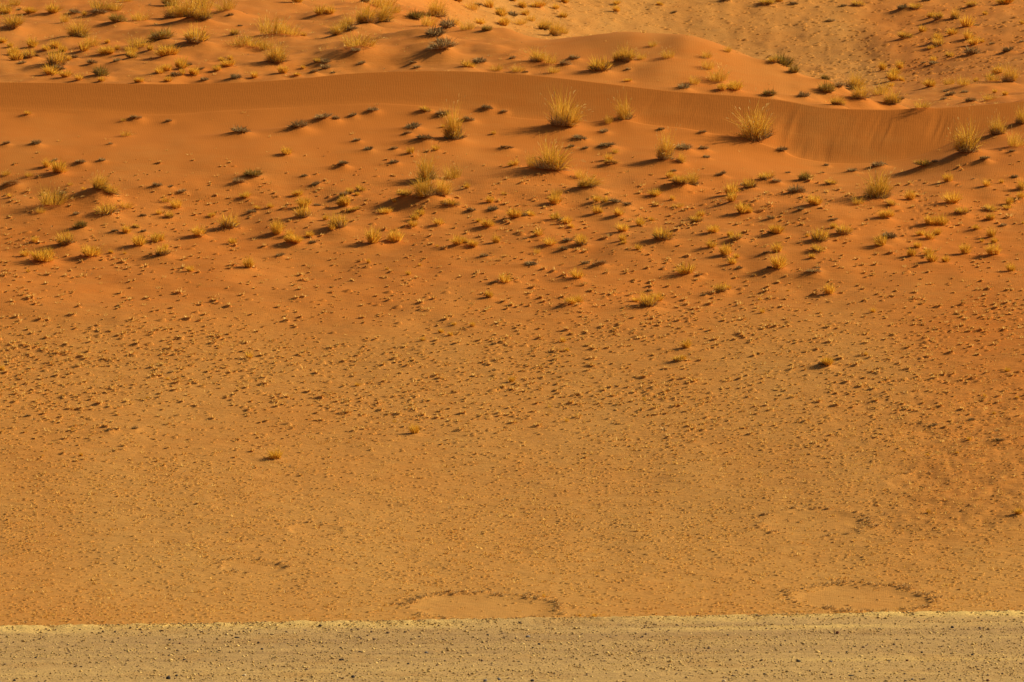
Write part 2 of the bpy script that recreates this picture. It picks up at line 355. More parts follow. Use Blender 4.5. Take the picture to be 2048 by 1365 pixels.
# ------------------------------------------------------------------ where every plant grows (photo zoom coordinates -> ground)
S = 2048 / 700.0
PL = []
def reg(ox, oy, txt):
    for e in txt.split(';'):
        p = e.split(',')
        if len(p) < 4: continue
        PL.append((ox + float(p[0]) / S, oy + float(p[1]) / S, float(p[2]) / S, p[3].strip(), float(p[4]) if len(p) > 4 else 1.0))
reg(0, 0, '''80,200,130,t,.7;20,92,80,s;90,38,60,s;380,137,50,s,1.3;440,97,60,d;460,243,130,t,.8;540,287,90,s;580,112,80,d;600,78,120,s,.7;680,74,60,s;690,152,90,k;950,262,130,k;1150,277,120,m;820,287,110,s,.6;880,306,40,r;1020,132,130,t,.8;1110,142,140,t,.8;1200,157,110,t,.8;1000,54,110,t,.8;1180,64,120,s;1320,74,110,s,.8;820,132,90,s,.7;1350,106,40,d;1600,222,140,s,.8;1690,227,110,s,.7;1410,287,110,s,.6;1480,292,110,s,.6;1620,392,130,t,.95;1560,302,70,s;1970,227,80,t,.9;2015,205,70,s;1930,97,60,r;1870,102,60,r;1740,32,80,r;730,27,90,s,.7;40,97,60,r,.6;180,97,80,r,.5;310,102,90,r,.6;500,111,30,r;20,262,45,r;60,290,40,r;185,287,60,r;170,357,75,m;75,337,60,r;95,367,65,r;130,392,50,d;215,352,40,d;275,312,55,r,.7;320,297,60,r;360,312,45,r;490,312,60,r;330,402,110,m;350,427,70,d;300,452,85,r,.7;440,352,45,d;405,361,35,r;630,263,30,r;620,334,75,r,.7;690,306,35,r;770,357,65,m;770,320,60,r,.7;970,347,110,r,.6;540,392,60,d;590,457,85,k;690,371,50,d;1060,412,65,r;1105,396,40,d;930,446,50,r;980,432,60,r,.7;1135,447,55,r;1065,461,35,r;1030,462,60,d;1180,416,35,d;1270,423,45,r;1340,407,80,r,.6;1295,366,40,r,.6;1350,361,35,r;1385,476,65,d;1490,469,45,r;1195,486,45,d;990,491,40,r;820,491,50,r,.6;595,483,35,r;460,481,50,r;385,471,70,r,.6;1910,386,55,d;1910,421,60,d;1855,391,40,m;1840,439,50,d;1655,439,45,r;1740,456,45,r,.6;1770,413,30,r;1950,436,30,d;1410,161,30,d;1370,222,50,m;110,76,30,d;1770,226,30,r;1410,798,95,d;1745,776,105,d;1890,727,100,d,.7;1965,719,45,d;165,683,40,r,.6;735,802,55,s,.8;650,853,30,d;1670,913,55,r,.8;215,857,60,d;40,860,45,d;800,716,70,d,.6;990,723,35,d;720,723,25,s''')
reg(680, 0, '''140,42,60,d;60,172,90,t,.7;160,162,130,t,.9;250,152,120,t,.9;240,64,130,s;310,94,80,s;60,207,80,d;120,302,160,s,.6;90,332,60,d;440,132,90,k;570,122,130,t,.8;630,187,85,d,1.6;560,237,110,d,1.2;600,272,70,d;600,332,150,d;520,162,80,s;670,162,60,s;740,182,70,s;860,192,60,k;770,72,70,s;690,26,60,r;810,47,45,d;880,57,50,r;930,77,45,d;820,152,60,r,.6;940,112,70,r;960,162,60,r;1010,107,60,d;1085,102,50,r;1060,52,40,r;1020,20,40,r;1150,57,80,r,.6;1265,64,40,r;1310,114,45,r;1315,27,50,r;1615,82,40,r;1620,37,45,r,.6;1868,40,40,r,.6;1955,87,35,d;1050,157,80,s,.7;1200,192,90,t,.7;1260,227,80,t,.9;1300,202,60,s;1120,132,50,s;130,387,45,d;430,384,40,d;455,407,40,d;820,387,80,d;740,402,70,r,.6;1012,364,40,d;1150,387,120,t,.75;1230,397,70,s;1250,437,60,s;1370,364,65,d;1320,400,65,d;1520,437,110,m,1.2;1680,387,100,t,1.1;1640,392,70,m;1760,357,50,s;1920,347,70,s;1825,277,45,s;1040,432,70,s,.7;920,422,60,s,.8;1690,420,30,d;1690,489,45,r,.5;1085,436,30,d;670,836,130,t,1.5;1300,774,170,t,1.15;1670,718,100,t,1.3;1570,732,40,s,1.5;600,697,75,d;755,727,65,d;500,669,70,m,.6;190,671,60,d;100,836,45,d;80,696,45,d;425,771,80,d,.7;390,801,50,d,.7;495,847,90,d,.7;315,883,40,d;165,892,50,d;420,912,45,r;560,890,45,r;600,757,25,r;860,652,60,d;960,667,40,d;1545,790,50,d;1880,777,40,d;1610,903,35,s;1900,964,120,t,1.5;1560,882,100,d,.5;980,887,70,d,.5;1400,837,80,d,.6;1440,891,35,d;905,797,25,r;1350,881,40,d''')
reg(1348, 0, '''55,532,70,d;120,502,50,s,1.5;260,492,110,s;195,347,50,s;320,312,45,s,1.3;200,412,60,s;360,542,90,r,.6;280,547,50,r;560,577,75,k;760,580,60,d,1.3;630,407,120,k;700,442,60,k,1.2;580,397,60,m;890,562,90,k,1.3;960,632,90,t,.6;970,532,70,d;1050,542,110,t,.8;1090,602,110,t,.8;880,482,50,k;1210,562,90,s,.7;1280,637,110,t,.75;1230,542,60,s;1330,602,40,d,1.5;920,139,40,d;1080,52,70,m,.6;545,47,90,m,.5;620,27,60,r;300,22,60,d;700,42,50,d;990,53,35,d;1640,122,60,t,1;1545,140,60,m;1505,114,40,r;1710,177,75,r;1765,163,30,d;1455,197,45,r;1410,72,70,m,.6;1335,72,60,d;1480,22,60,d;1740,57,60,m,.7;1940,44,110,r,.5;1820,96,30,r;1630,224,70,r,.6;1350,242,80,m,.6;1540,252,50,r;1540,282,65,m;1720,242,60,r;1750,277,60,r;1800,263,30,r;1860,271,35,d;1740,342,90,d,1.2;1950,320,70,d;1610,347,50,m;1505,301,40,r,.6;1520,390,50,d;1520,371,40,r;1460,381,30,d;1220,427,45,r,1.2;1320,412,50,r;1290,452,60,r,.7;1280,487,60,r;1325,487,35,r;1495,517,60,r;1960,497,90,t,1.1;1900,442,60,r;1860,492,70,s;1610,502,60,s;1690,512,70,s;1620,574,60,d;1590,547,40,d;1705,552,40,d;1735,612,65,d;1580,593,35,d;1875,556,30,r;1935,567,35,r;1455,642,80,s,.7;1840,592,60,s,.7;1265,516,35,r;1765,491,30,r;2038,152,30,r;2035,262,30,d;480,862,190,t,1.2;1720,922,170,t,1.0;1890,808,100,t,1.1;1990,864,80,s,1.2;2030,740,75,t,1.4;630,907,60,d;175,887,55,d;190,932,40,d;60,892,90,d,.7;30,972,60,t,1.1;170,802,45,d;1975,902,40,d;1910,891,20,d;1820,962,60,d,.7''')
reg(0, 300, '''275,112,50,r;340,148,85,r;320,82,40,d;475,93,60,d;595,77,40,d;40,157,50,s,.8;170,167,40,s;60,237,100,d,.5;55,283,30,r;485,250,25,r;415,212,25,s;310,344,140,s,.9;590,274,110,t,.7;650,304,120,t,.6;620,397,120,m,.8;360,282,60,d;740,352,60,s;240,382,50,s;920,229,60,d;1000,231,35,d;1068,262,50,d;1480,177,100,k,.8;1395,212,70,d;1780,166,35,d;1845,217,50,d;2010,112,60,d;1440,289,65,r,.6;1748,279,55,r,.7;1030,352,60,r;975,314,50,s;985,407,50,m;930,391,35,r;835,401,40,d;1240,401,45,r,.6;1510,361,40,r,.7;1580,347,40,r;1470,381,50,d;1780,352,75,r;1775,412,85,m;1860,343,40,d;2015,292,50,d;2015,352,55,r;2040,271,40,d;1910,416,35,r;1985,472,100,m;1940,493,40,r;470,472,75,k;445,403,40,d;205,552,40,r;390,578,95,m;800,467,40,m;735,502,50,r;840,493,40,d;670,493,40,d;815,577,75,r;925,547,80,r,.7;1160,522,80,r,.8;1190,519,40,d;1340,478,105,m;1355,557,45,r;1620,502,80,r;1700,518,50,r;1720,564,95,r,.6;1690,567,50,r;1815,520,50,r;1830,561,40,d;150,641,55,r;240,673,130,r,.5;280,657,60,r;530,640,105,r,.7;955,632,80,m;975,581,30,r;645,611,25,r;728,613,20,r;1460,703,65,r;1110,717,45,r,.8;160,723,25,r;1640,636,50,d''')
reg(680, 300, '''20,111,45,d;315,91,50,d;510,203,130,t,1.2;660,183,80,s,1.3;500,315,150,t,.8;590,304,110,t,.9;380,312,90,m,.6;650,352,90,m,.6;745,231,35,r;1225,155,190,t,.75;1130,132,60,s,1.5;1015,113,65,r,.7;1590,101,80,m,.5;1570,71,50,r;1450,243,140,t,.6;1400,182,60,s,1.3;1270,277,50,s;1260,327,70,r;880,317,45,r;935,301,20,s;960,266,30,s;320,341,25,r;265,387,70,r,.6;115,252,50,m;60,277,45,m;20,291,40,d;100,276,30,r;35,352,60,r;75,381,90,m,.4;470,392,50,r;440,422,50,r;430,462,55,r;575,452,55,r,.7;860,467,75,r,.8;810,433,30,r;770,376,50,d;890,371,60,d;1020,417,85,r,.8;1065,411,50,d;1110,402,50,r,.7;1260,427,60,r,.7;1330,442,55,r;1350,466,35,r;1300,431,50,d;1165,517,55,r;1085,529,25,d;1500,317,50,r;1550,332,50,m;1610,337,80,d,.8;1680,346,60,d;1500,382,50,r;1530,386,25,r;1625,400,55,r;1845,287,75,r,.7;1945,301,30,r;1985,242,90,m,.6;1930,173,45,r;2035,203,40,t,1.4;1955,136,35,d;1750,452,50,r;1820,421,30,r;1655,492,70,r;1580,516,35,d;1655,542,40,r;1660,563,35,r,.6;1745,592,45,r;1890,548,115,m;1850,336,25,r;1980,346,60,s,.5;190,568,90,r;325,553,85,r;690,578,70,r;780,580,55,r;730,574,50,m;908,552,40,r,1.3;1225,574,75,r,.7;1410,542,45,r;1410,572,70,m;1340,556,60,d;570,581,18,r;165,672,22,r,1.3;280,709,18,r;465,687,20,r;405,737,30,r;1385,763,70,r;960,788,65,r;905,796,40,d;865,873,45,r;1355,922,70,r,.7;1395,902,50,r;1800,933,95,m;1860,898,55,r;1730,897,45,r,.7;1810,837,35,d;1520,697,80,d,.6;1440,692,50,d;1120,692,70,d,.6;840,636,50,d;1150,612,35,s;1310,601,50,d''')
reg(1348, 300, '''275,166,60,d;440,237,75,m;410,217,40,d;540,192,90,m,.6;600,206,50,d;770,193,75,k;920,212,65,m,.7;1045,141,60,d;1190,116,70,d;1230,106,45,d;865,143,25,d;665,143,30,d;890,101,30,d;1460,127,100,m,.4;1530,111,40,d;1820,86,50,d,.6;1605,197,60,r,.9;1830,222,45,r;1920,201,25,r;1750,176,20,d;1995,176,45,d;105,228,90,t,1;40,242,80,m,.7;720,277,100,d;340,274,70,r;340,314,60,r;400,387,75,r;440,387,35,r;160,402,50,r;130,437,65,m;230,497,70,r,.8;570,416,50,d;745,361,40,d;815,334,70,r,.9;1190,316,170,t,.95;1270,346,70,t,.6;1080,334,60,s;1235,412,75,r,.7;1385,307,60,r;1625,327,85,r,.8;1685,387,70,m,.8;1490,457,70,r,.9;1565,453,75,r,.9;1850,422,50,r;1850,372,80,m,.6;1960,332,45,r,1.2;1955,357,50,r,.6;2025,297,45,r;2025,247,60,t,1.2;2040,441,20,r;930,426,60,d,.5;935,463,40,r;990,512,85,m,.8;600,508,85,r,.8;560,512,35,d;370,543,75,m,.8;330,517,40,r;215,587,60,r,.8;610,613,65,r,.9;545,623,40,d;610,709,85,r,.95;560,713,35,d;850,553,90,m,.9;780,516,25,r;840,607,75,m,.7;805,646,35,r;1215,573,75,r,.8;1260,537,80,d;1490,538,65,r,.9;1440,516,50,r,.7;1540,506,40,r;1430,586,45,r;1390,637,50,r;1495,632,60,r;1510,668,60,r;1590,666,40,r;1705,623,65,r;1860,523,60,r,1.1;1880,552,35,r;1800,546,25,r;1870,628,75,r;1965,718,50,r;1770,476,50,r,.6;1925,456,40,d;300,627,60,r;345,678,50,r;370,642,40,r;385,711,40,d;75,750,110,r,.75;145,761,45,d;275,843,75,m;320,832,40,r;905,859,60,r,1.2;840,706,30,d;670,831,15,r;500,886,20,r;815,741,80,d,.6;175,861,35,d''')
reg(0, 600, '''1455,352,45,r;1615,947,75,r,.8;470,922,18,r,1.3;250,926,15,r;980,477,20,r;860,582,15,r;420,772,20,r;10,417,30,r;165,696,35,d;640,776,40,d;790,766,40,d;1075,457,22,d;995,437,30,d''')
reg(680, 600, '''433,790,55,r,1.1;2030,297,55,r,.9;1975,372,60,m,.7;2010,367,35,r;1000,487,35,r;1775,593,20,s,1.6;320,720,20,s,1.4;1230,637,18,s,1.5;1330,717,22,s,1.4;1300,257,35,r;1330,307,30,r;900,271,30,d;905,422,30,d;640,217,30,r;590,197,30,r;665,156,30,r,.7;775,167,30,r;485,247,30,r;100,512,35,r,.7''')
reg(1348, 600, '''900,403,65,r,.9;870,402,50,d;1730,834,25,r;1950,427,35,r;1820,572,22,r;1430,117,15,s,1.5;1125,332,18,r,1.4;1485,917,22,r;2010,584,20,r;1520,751,55,d,.6;1740,716,40,d;1910,841,60,d,.6;1875,677,20,r;1165,81,30,r;520,81,30,r;1355,896,15,r;1660,909,25,r,.6''')
reg(680, 965, '''1195,682,18,r,1.6;1485,797,30,r;1405,792,18,r''')
reg(1348, 965, '''2015,197,50,r,.85;1495,190,25,r''')

# sand gathers in a small mound round each plant, with a tail on the lee (left) side
HITS = []
for (c, row, wpx, kind, hs) in PL:
    i, j = hit(c, row); HITS.append((i, j, wpx / FPX * D[i, j]))
for (c, row, wpx, kind, hs), (i, j, w) in zip(PL, HITS):
    x0, d0 = X[i, j], D[i, j]
    h = {'t': 0.22, 's': 0.12, 'k': 0.26, 'm': 0.24, 'r': 0.20, 'd': 0.32}[kind] * w
    h = min(h, 0.3)
    sx = max(0.75 * w, 0.10); sd = max(0.9 * w, 0.22)
    j0, j1 = np.searchsorted(C, [c - 5 * wpx - 30, c + 2.5 * wpx + 20])
    dcol = D[:, j]; i0, i1 = np.searchsorted(dcol, [d0 - 3 * sd - 0.5, d0 + 3 * sd + 0.5])
    sl = (slice(i0, i1), slice(j0, j1))
    dx = X[sl] - x0; dd = D[sl] - d0
    g = np.exp(-np.where(dx > 0, (dx / sx) ** 2, np.abs(dx / (2.0 * sx)) ** 1.5) - (dd / sd) ** 2)
    Z[sl] += h * g
# footprints: an animal track by the clump on the right and a fainter one across the slope
def pit(c, row, r, dep):
    i, j = hit(c, row); x0, d0 = X[i, j], D[i, j]
    j0, j1 = np.searchsorted(C, [c - 40, c + 40]); i0, i1 = np.searchsorted(D[:, j], [d0 - 2, d0 + 2])
    sl = (slice(i0, i1), slice(j0, j1)); dx = X[sl] - x0; dd = (D[sl] - d0) / 2.2
    q2 = (dx * dx + dd * dd) / (r * r)
    Z[sl] += -dep * np.exp(-q2) + 0.5 * dep * np.exp(-(np.sqrt(q2) - 1.7) ** 2 * 3)
prng0 = np.random.default_rng(5)
tr = [(1836, 362), (1829, 372), (1842, 380), (1832, 389), (1846, 396), (1837, 405), (1848, 413), (1838, 422), (1846, 430), (1834, 438), (1842, 446), (1826, 452), (1818, 458), (1806, 462), (1796, 468),
      (2016, 606), (2008, 616), (2000, 624), (1990, 632), (1906, 656), (1896, 665), (1886, 676), (1878, 684), (1870, 694), (1861, 702), (1854, 712), (1846, 718), (1704, 754), (1694, 762), (1684, 768), (1672, 776)]
for t_ in tr: pit(*t_, prng0.uniform(.055, .085), prng0.uniform(.02, .04))
RW = rows_now()

# colour of the sand itself and its surface state
redness = 0.19 + 0.22 * sstep(0.12, 0.50, u) + 0.50 * sstep(0.45, 0.68, u) + 0.12 * sstep(0.8, 1.0, u)
redness = np.where(D > Dcrest, 0.85, redness)
redness = redness * (1 - farslope) + farslope * (0.40 + 0.40 * rightside)
redness += 0.35 * low * sstep(1700, 1950, Cg) * sstep(0.08, 0.2, u) + 0.10 * low * sstep(300, 0, Cg)
crustm = np.clip(0.75 * low * (1 - .3 * circ) + 0.30 * tuftband + 0.22 * bk + 0.8 * farslope * (1 - 0.5 * rightside) + 0.10, 0, 1)
ripm = np.clip(0.3 * circ + 0.6 * slip + 0.45 * shelf + 0.3 * tuftband + 0.4 * smooth2 + 0.15 * back + 0.08, 0, 1)
ter = link('desert_sand', grid_mesh('desert_sand', X, Y, Z, SAND, {'redness': redness, 'ripple': ripm, 'crust': crustm}))
ter['kind'] = 'structure'

def ground_z(x, d):
    """height of the sand at a ground point, by bilinear lookup in the sheet"""
    c = 1024 + x / d * FPX
    j = np.clip(np.searchsorted(C, c) - 1, 0, NC - 2); fc = np.clip((c - C[j]) / (C[j + 1] - C[j]), 0, 1)
    out = np.zeros_like(x)
    for jj, w in ((j, 1 - fc), (j + 1, fc)):
        lo = np.zeros(len(x), int); hi = np.full(len(x), NR - 1)
        for _ in range(11):
            mid = (lo + hi) // 2; up = D[mid, jj] <= d
            lo = np.where(up, mid, lo); hi = np.where(up, hi, mid)
        a = D[lo, jj]; b = D[np.minimum(lo + 1, NR - 1), jj]; t = np.clip((d - a) / np.maximum(b - a, 1e-6), 0, 1)
        out += w * (Z[lo, jj] * (1 - t) + Z[np.minimum(lo + 1, NR - 1), jj] * t)
    return out

# ------------------------------------------------------------------ gravel road along the foot of the slope
ce = np.concatenate([np.linspace(-9000, -200, 40)[:-1], np.linspace(-200, 2250, 420), np.linspace(2250, 11000, 40)[1:]])
er = 1262 - (ce / 2048) * 32
cl = np.clip(ce, -2400, 4450); erl = 1262 - (cl / 2048) * 32
De = ZC / np.tan(-PITCH + np.arctan((erl - 682.5) / FPX))
offs = np.concatenate([[0.75, 0.45, 0.28], np.linspace(0.15, -3, 36), np.linspace(-3.1, -34, 190), [-38, -45, -60]])
DR = De[None, :] + offs[:, None]
XR = (ce[None, :] - 1024) / FPX * DR
prof = 0.13 * np.exp(-((offs + 0.45) / 0.55) ** 2) + 0.05 * np.exp(-((offs + 3.9) / 0.5) ** 2) - 0.30 * sstep(0.0, 0.75, offs)
ZR = prof[:, None] * (1 + 0.55 * fbm(XR / 0.5, DR / 0.8, 4, 71, .7)) + 0.025 * fbm(XR / 3, DR / 1.5, 4, 73) + 0.02 * fbm(XR / 0.25, DR / 0.35, 2, 79)
o_ = offs[:, None] + 0.25 * fbm(XR / 2.5, DR / 2, 3, 83)
wr = 0.55 * np.exp(-((o_ + 0.3) / 0.9) ** 2) + 0.25 * np.exp(-((o_ + 4.0) / 0.7) ** 2) * sstep(900, 1500, ce)[None, :] + 0.12 * np.exp(-((o_ + 17) / 2.0) ** 2)
wr = wr - 0.25 * np.exp(-((o_ + 6.5) / 2.2) ** 2) - 0.15 * np.exp(-((o_ + 12.5) / 2.0) ** 2)
road = link('gravel_road', grid_mesh('gravel_road', XR, DR, ZR, GRAVEL, {'windrow': wr})); road['kind'] = 'structure'

def road_z(x, d):
    c = 1024 + x / d * FPX
    o = d - np.interp(c, ce, De)
    return np.interp(-o, -offs, prof) 

# ground out to the horizon, with the rise the photographer stands on
rr = np.concatenate([np.linspace(0, 160, 50), np.geomspace(165, 9000, 40)]); th = np.linspace(0, 2 * np.pi, 97)
RR, TH = np.meshgrid(rr, th, indexing='ij')
GX, GY = RR * np.cos(TH), RR * np.sin(TH)
GZ = -1.6 + 14.0 * np.exp(-(RR / 42) ** 2) + 25 * sstep(900, 5000, RR) * (fbm(GX / 1500, GY / 1500, 3, 91) + 0.4)
gm = grid_mesh('surrounding_ground', GX, GY, GZ, SAND, {'redness': 0.3 + 0 * RR, 'ripple': 0 * RR, 'crust': 0.6 + 0 * RR})
g = link('surrounding_ground', gm); g['kind'] = 'structure'

# ------------------------------------------------------------------ plants
def blades(n, r0, len_lo, len_hi, lean_max, width, droop, seed, bias=(0, 0), lean_pow=0.7, twist=0.3):
    """n curved tapering blades growing from a disc; returns verts, faces"""
    g = np.random.default_rng(seed)
    az = g.uniform(0, 2 * np.pi, n); rad = r0 * np.sqrt(g.uniform(0, 1, n))
    b = np.stack([rad * np.cos(az), rad * np.sin(az), np.full(n, -0.02)], 1)
    az2 = az + g.normal(0, 0.6, n)
    lean = lean_max * g.uniform(0, 1, n) ** lean_pow
    ln = g.uniform(len_lo, len_hi, n)
    hd = np.stack([np.cos(az2), np.sin(az2), np.zeros(n)], 1)
    d1 = hd * np.sin(lean)[:, None] + np.array([0, 0, 1]) * np.cos(lean)[:, None]
    d1[:, 0] += bias[0]; d1[:, 1] += bias[1]
    d1 += g.normal(0, twist * 0.25, (n, 3))
    d1 /= np.linalg.norm(d1, axis=1)[:, None]
    l2 = lean + droop * g.uniform(0.3, 1.2, n)
    d2 = hd * np.sin(l2)[:, None] + np.array([0, 0, 1]) * np.cos(l2)[:, None]
    d2[:, 0] += bias[0] * 1.6; d2 += g.normal(0, twist * 0.35, (n, 3))
    d2 /= np.linalg.norm(d2, axis=1)[:, None]
    m = b + d1 * (ln * 0.55)[:, None]; t = m + d2 * (ln * 0.45)[:, None]
    m[:, 2] = np.maximum(m[:, 2], 0.01); t[:, 2] = np.maximum(t[:, 2], 0.005)
    sd = np.stack([-np.sin(az2), np.cos(az2), np.zeros(n)], 1) + g.normal(0, 0.5, (n, 3))
    sd -= d1 * np.sum(sd * d1, 1)[:, None]; sd /= np.linalg.norm(sd, axis=1)[:, None]
    w = (width * g.uniform(0.6, 1.3, n))[:, None]
    V = np.stack([b - sd * w * .5, b + sd * w * .5, m + sd * w * .42, m - sd * w * .42, t], 1).reshape(-1, 3)
    o = np.arange(n)[:, None] * 5
    F = np.concatenate([np.concatenate([o + 0, o + 1, o + 2, o + 3], 1), np.concatenate([o + 3, o + 2, o + 4], 1)], 1).ravel()
    T = np.tile([4, 3], n)
    return V, F, T, t, d2

def bmesh_of(name, mat, parts):
    Vs, Fs, Ts, off = [], [], [], 0
    for V, F, T in parts:
        Vs.append(V); Fs.append(F + off); Ts.append(T); off += len(V)
    return mesh_np(name, np.concatenate(Vs), np.concatenate(Fs), np.concatenate(Ts), mat, True)

def plumes(tips, dirs, ln, width, seed):
    g = np.random.default_rng(seed); n = len(tips)
    sd = np.cross(dirs, g.normal(0, 1, (n, 3))); sd /= np.linalg.norm(sd, axis=1)[:, None]
    e = tips + dirs * ln * g.uniform(.6, 1.2, n)[:, None] + np.array([0.03, 0, -0.02])
    q = tips + dirs * ln * .45
    V = np.stack([tips - dirs * 0.05, q + sd * width, e, q - sd * width], 1).reshape(-1, 3)
    F = np.arange(n * 4); return V, F, np.full(n, 4)

VAR = {}
VAR['r'] = []
for s in range(10):
    g_ = np.random.default_rng(500 + s)
    clumps = []
    for q in range(g_.integers(1, 4)):
        V, F, T, _, _ = blades(120 if q else 170, 0.26, 0.34, 0.74, 1.1, 0.036, 0.25, 100 + s * 7 + q, bias=(g_.normal(0, .06), 0))
        if q:
            V = V * g_.uniform(.55, .85); V[:, 0] += g_.uniform(-.3, .3); V[:, 1] += g_.uniform(-.3, .3)
        clumps.append((V, F, T))
    VAR['r'].append([('grass_tuft', bmesh_of('round_tuft_blades', GOLD, clumps))])
VAR['d'] = []
for s in range(8):
    a = blades(230, 0.34, 0.22, 0.46, 1.5, 0.034, 0.5, 300 + s, lean_pow=.5, twist=.9)[:3]
    b_ = blades(60, 0.42, 0.15, 0.36, 1.2, 0.03, 0.4, 340 + s)[:3]
    VAR['d'].append([('dead_tuft', bmesh_of('dead_tuft_stems', DEAD, [a, b_]))])
VAR['m'] = []
for s in range(7):
    a = blades(190, 0.33, 0.32, 0.62, 1.15, 0.028, 0.35, 400 + s)[:3]
    b_ = blades(190, 0.36, 0.2, 0.44, 1.45, 0.03, 0.5, 430 + s, twist=.8)[:3]
    VAR['m'].append([('blades', bmesh_of('mixed_tuft_blades', GOLD, [a])), ('dead_stems', bmesh_of('mixed_tuft_dead', DEAD, [b_]))])
VAR['k'] = []
for s in range(5):
    a = blades(300, 0.36, 0.25, 0.55, 1.35, 0.028, 0.4, 600 + s, twist=.6)[:3]
    b_ = blades(160, 0.36, 0.2, 0.4, 1.45, 0.03, 0.5, 630 + s, twist=.8)[:3]
    VAR['k'].append([('twigs', bmesh_of('shrub_twigs', OLIVE, [a])), ('dead_stems', bmesh_of('shrub_dead', DEAD, [b_]))])
VAR['t'] = []
for s in range(9):
    g_ = np.random.default_rng(700 + s); bx = g_.normal(0.08, .26)
    parts = []; heads = []
    for q in range(g_.integers(2, 5)):
        sc = 1.0 if q == 0 else g_.uniform(.45, .8)
        ox, oy = (0, 0) if q == 0 else (g_.uniform(-.38, .38), g_.uniform(-.3, .3))
        V, F, T, tips, dirs = blades(250 if q == 0 else 120, 0.20, 0.30, 0.92, 1.25, 0.018, 0.45, 720 + s * 5 + q, bias=(bx + g_.normal(0, .3) * (q > 0), g_.normal(0, .2)), lean_pow=.65, twist=.55)
        parts.append((V * sc + np.array([ox, oy, 0]), F, T))
        V, F, T, tips, dirs = blades(44, 0.18, 0.7, 1.15, 0.85, 0.019, 0.40, 950 + s * 5 + q, bias=(bx + g_.normal(0, .2), 0), twist=.5)
        parts.append((V * sc + np.array([ox, oy, 0]), F, T))
        heads.append(plumes(tips[:11] * sc + np.array([ox, oy, 0]), dirs[:11], 0.13 * sc, 0.011, 780 + s * 5 + q))
    de = blades(330, 0.42, 0.12, 0.48, 1.45, 0.018, 0.4, 800 + s, twist=.9)[:3]
    hv = []; off = 0
    VAR['t'].append([('blades', bmesh_of('clump_blades', TALL, parts)), ('seed_heads', bmesh_of('clump_seed_heads', PLUME, heads)), ('dead_stems', bmesh_of('clump_dead', DEAD, [de]))])
VAR['s'] = []
for s in range(7):
    V, F, T, tips, dirs = blades(240, 0.46, 0.22, 0.75, 0.85, 0.015, 0.5, 850 + s, bias=(0.1, 0))
    pl = plumes(tips[:26], dirs[:26], 0.14, 0.013, 870 + s)
    VAR['s'].append([('blades', bmesh_of('wispy_blades', TALL, [(V, F, T)])), ('seed_heads', bmesh_of('wispy_seed_heads', PLUME, [pl]))])

NAME = {'r': 'grass_tuft', 'd': 'dead_tuft', 'm': 'dry_tuft', 'k': 'low_shrub', 't': 'tall_grass_clump', 's': 'wispy_grass'}
CAT = {'r': 'grass tuft', 'd': 'dead tuft', 'm': 'dry tuft', 'k': 'shrub', 't': 'grass clump', 's': 'grass clump'}
GROUP = {'r': 'golden grass tufts on the dunes', 'd': 'dark dead tufts on the dunes', 'm': 'half-dead tufts on the dunes', 'k': 'low olive shrubs on the dunes',
         't': 'tall grass clumps on the dunes', 's': 'sparse wispy grasses on the dunes'}
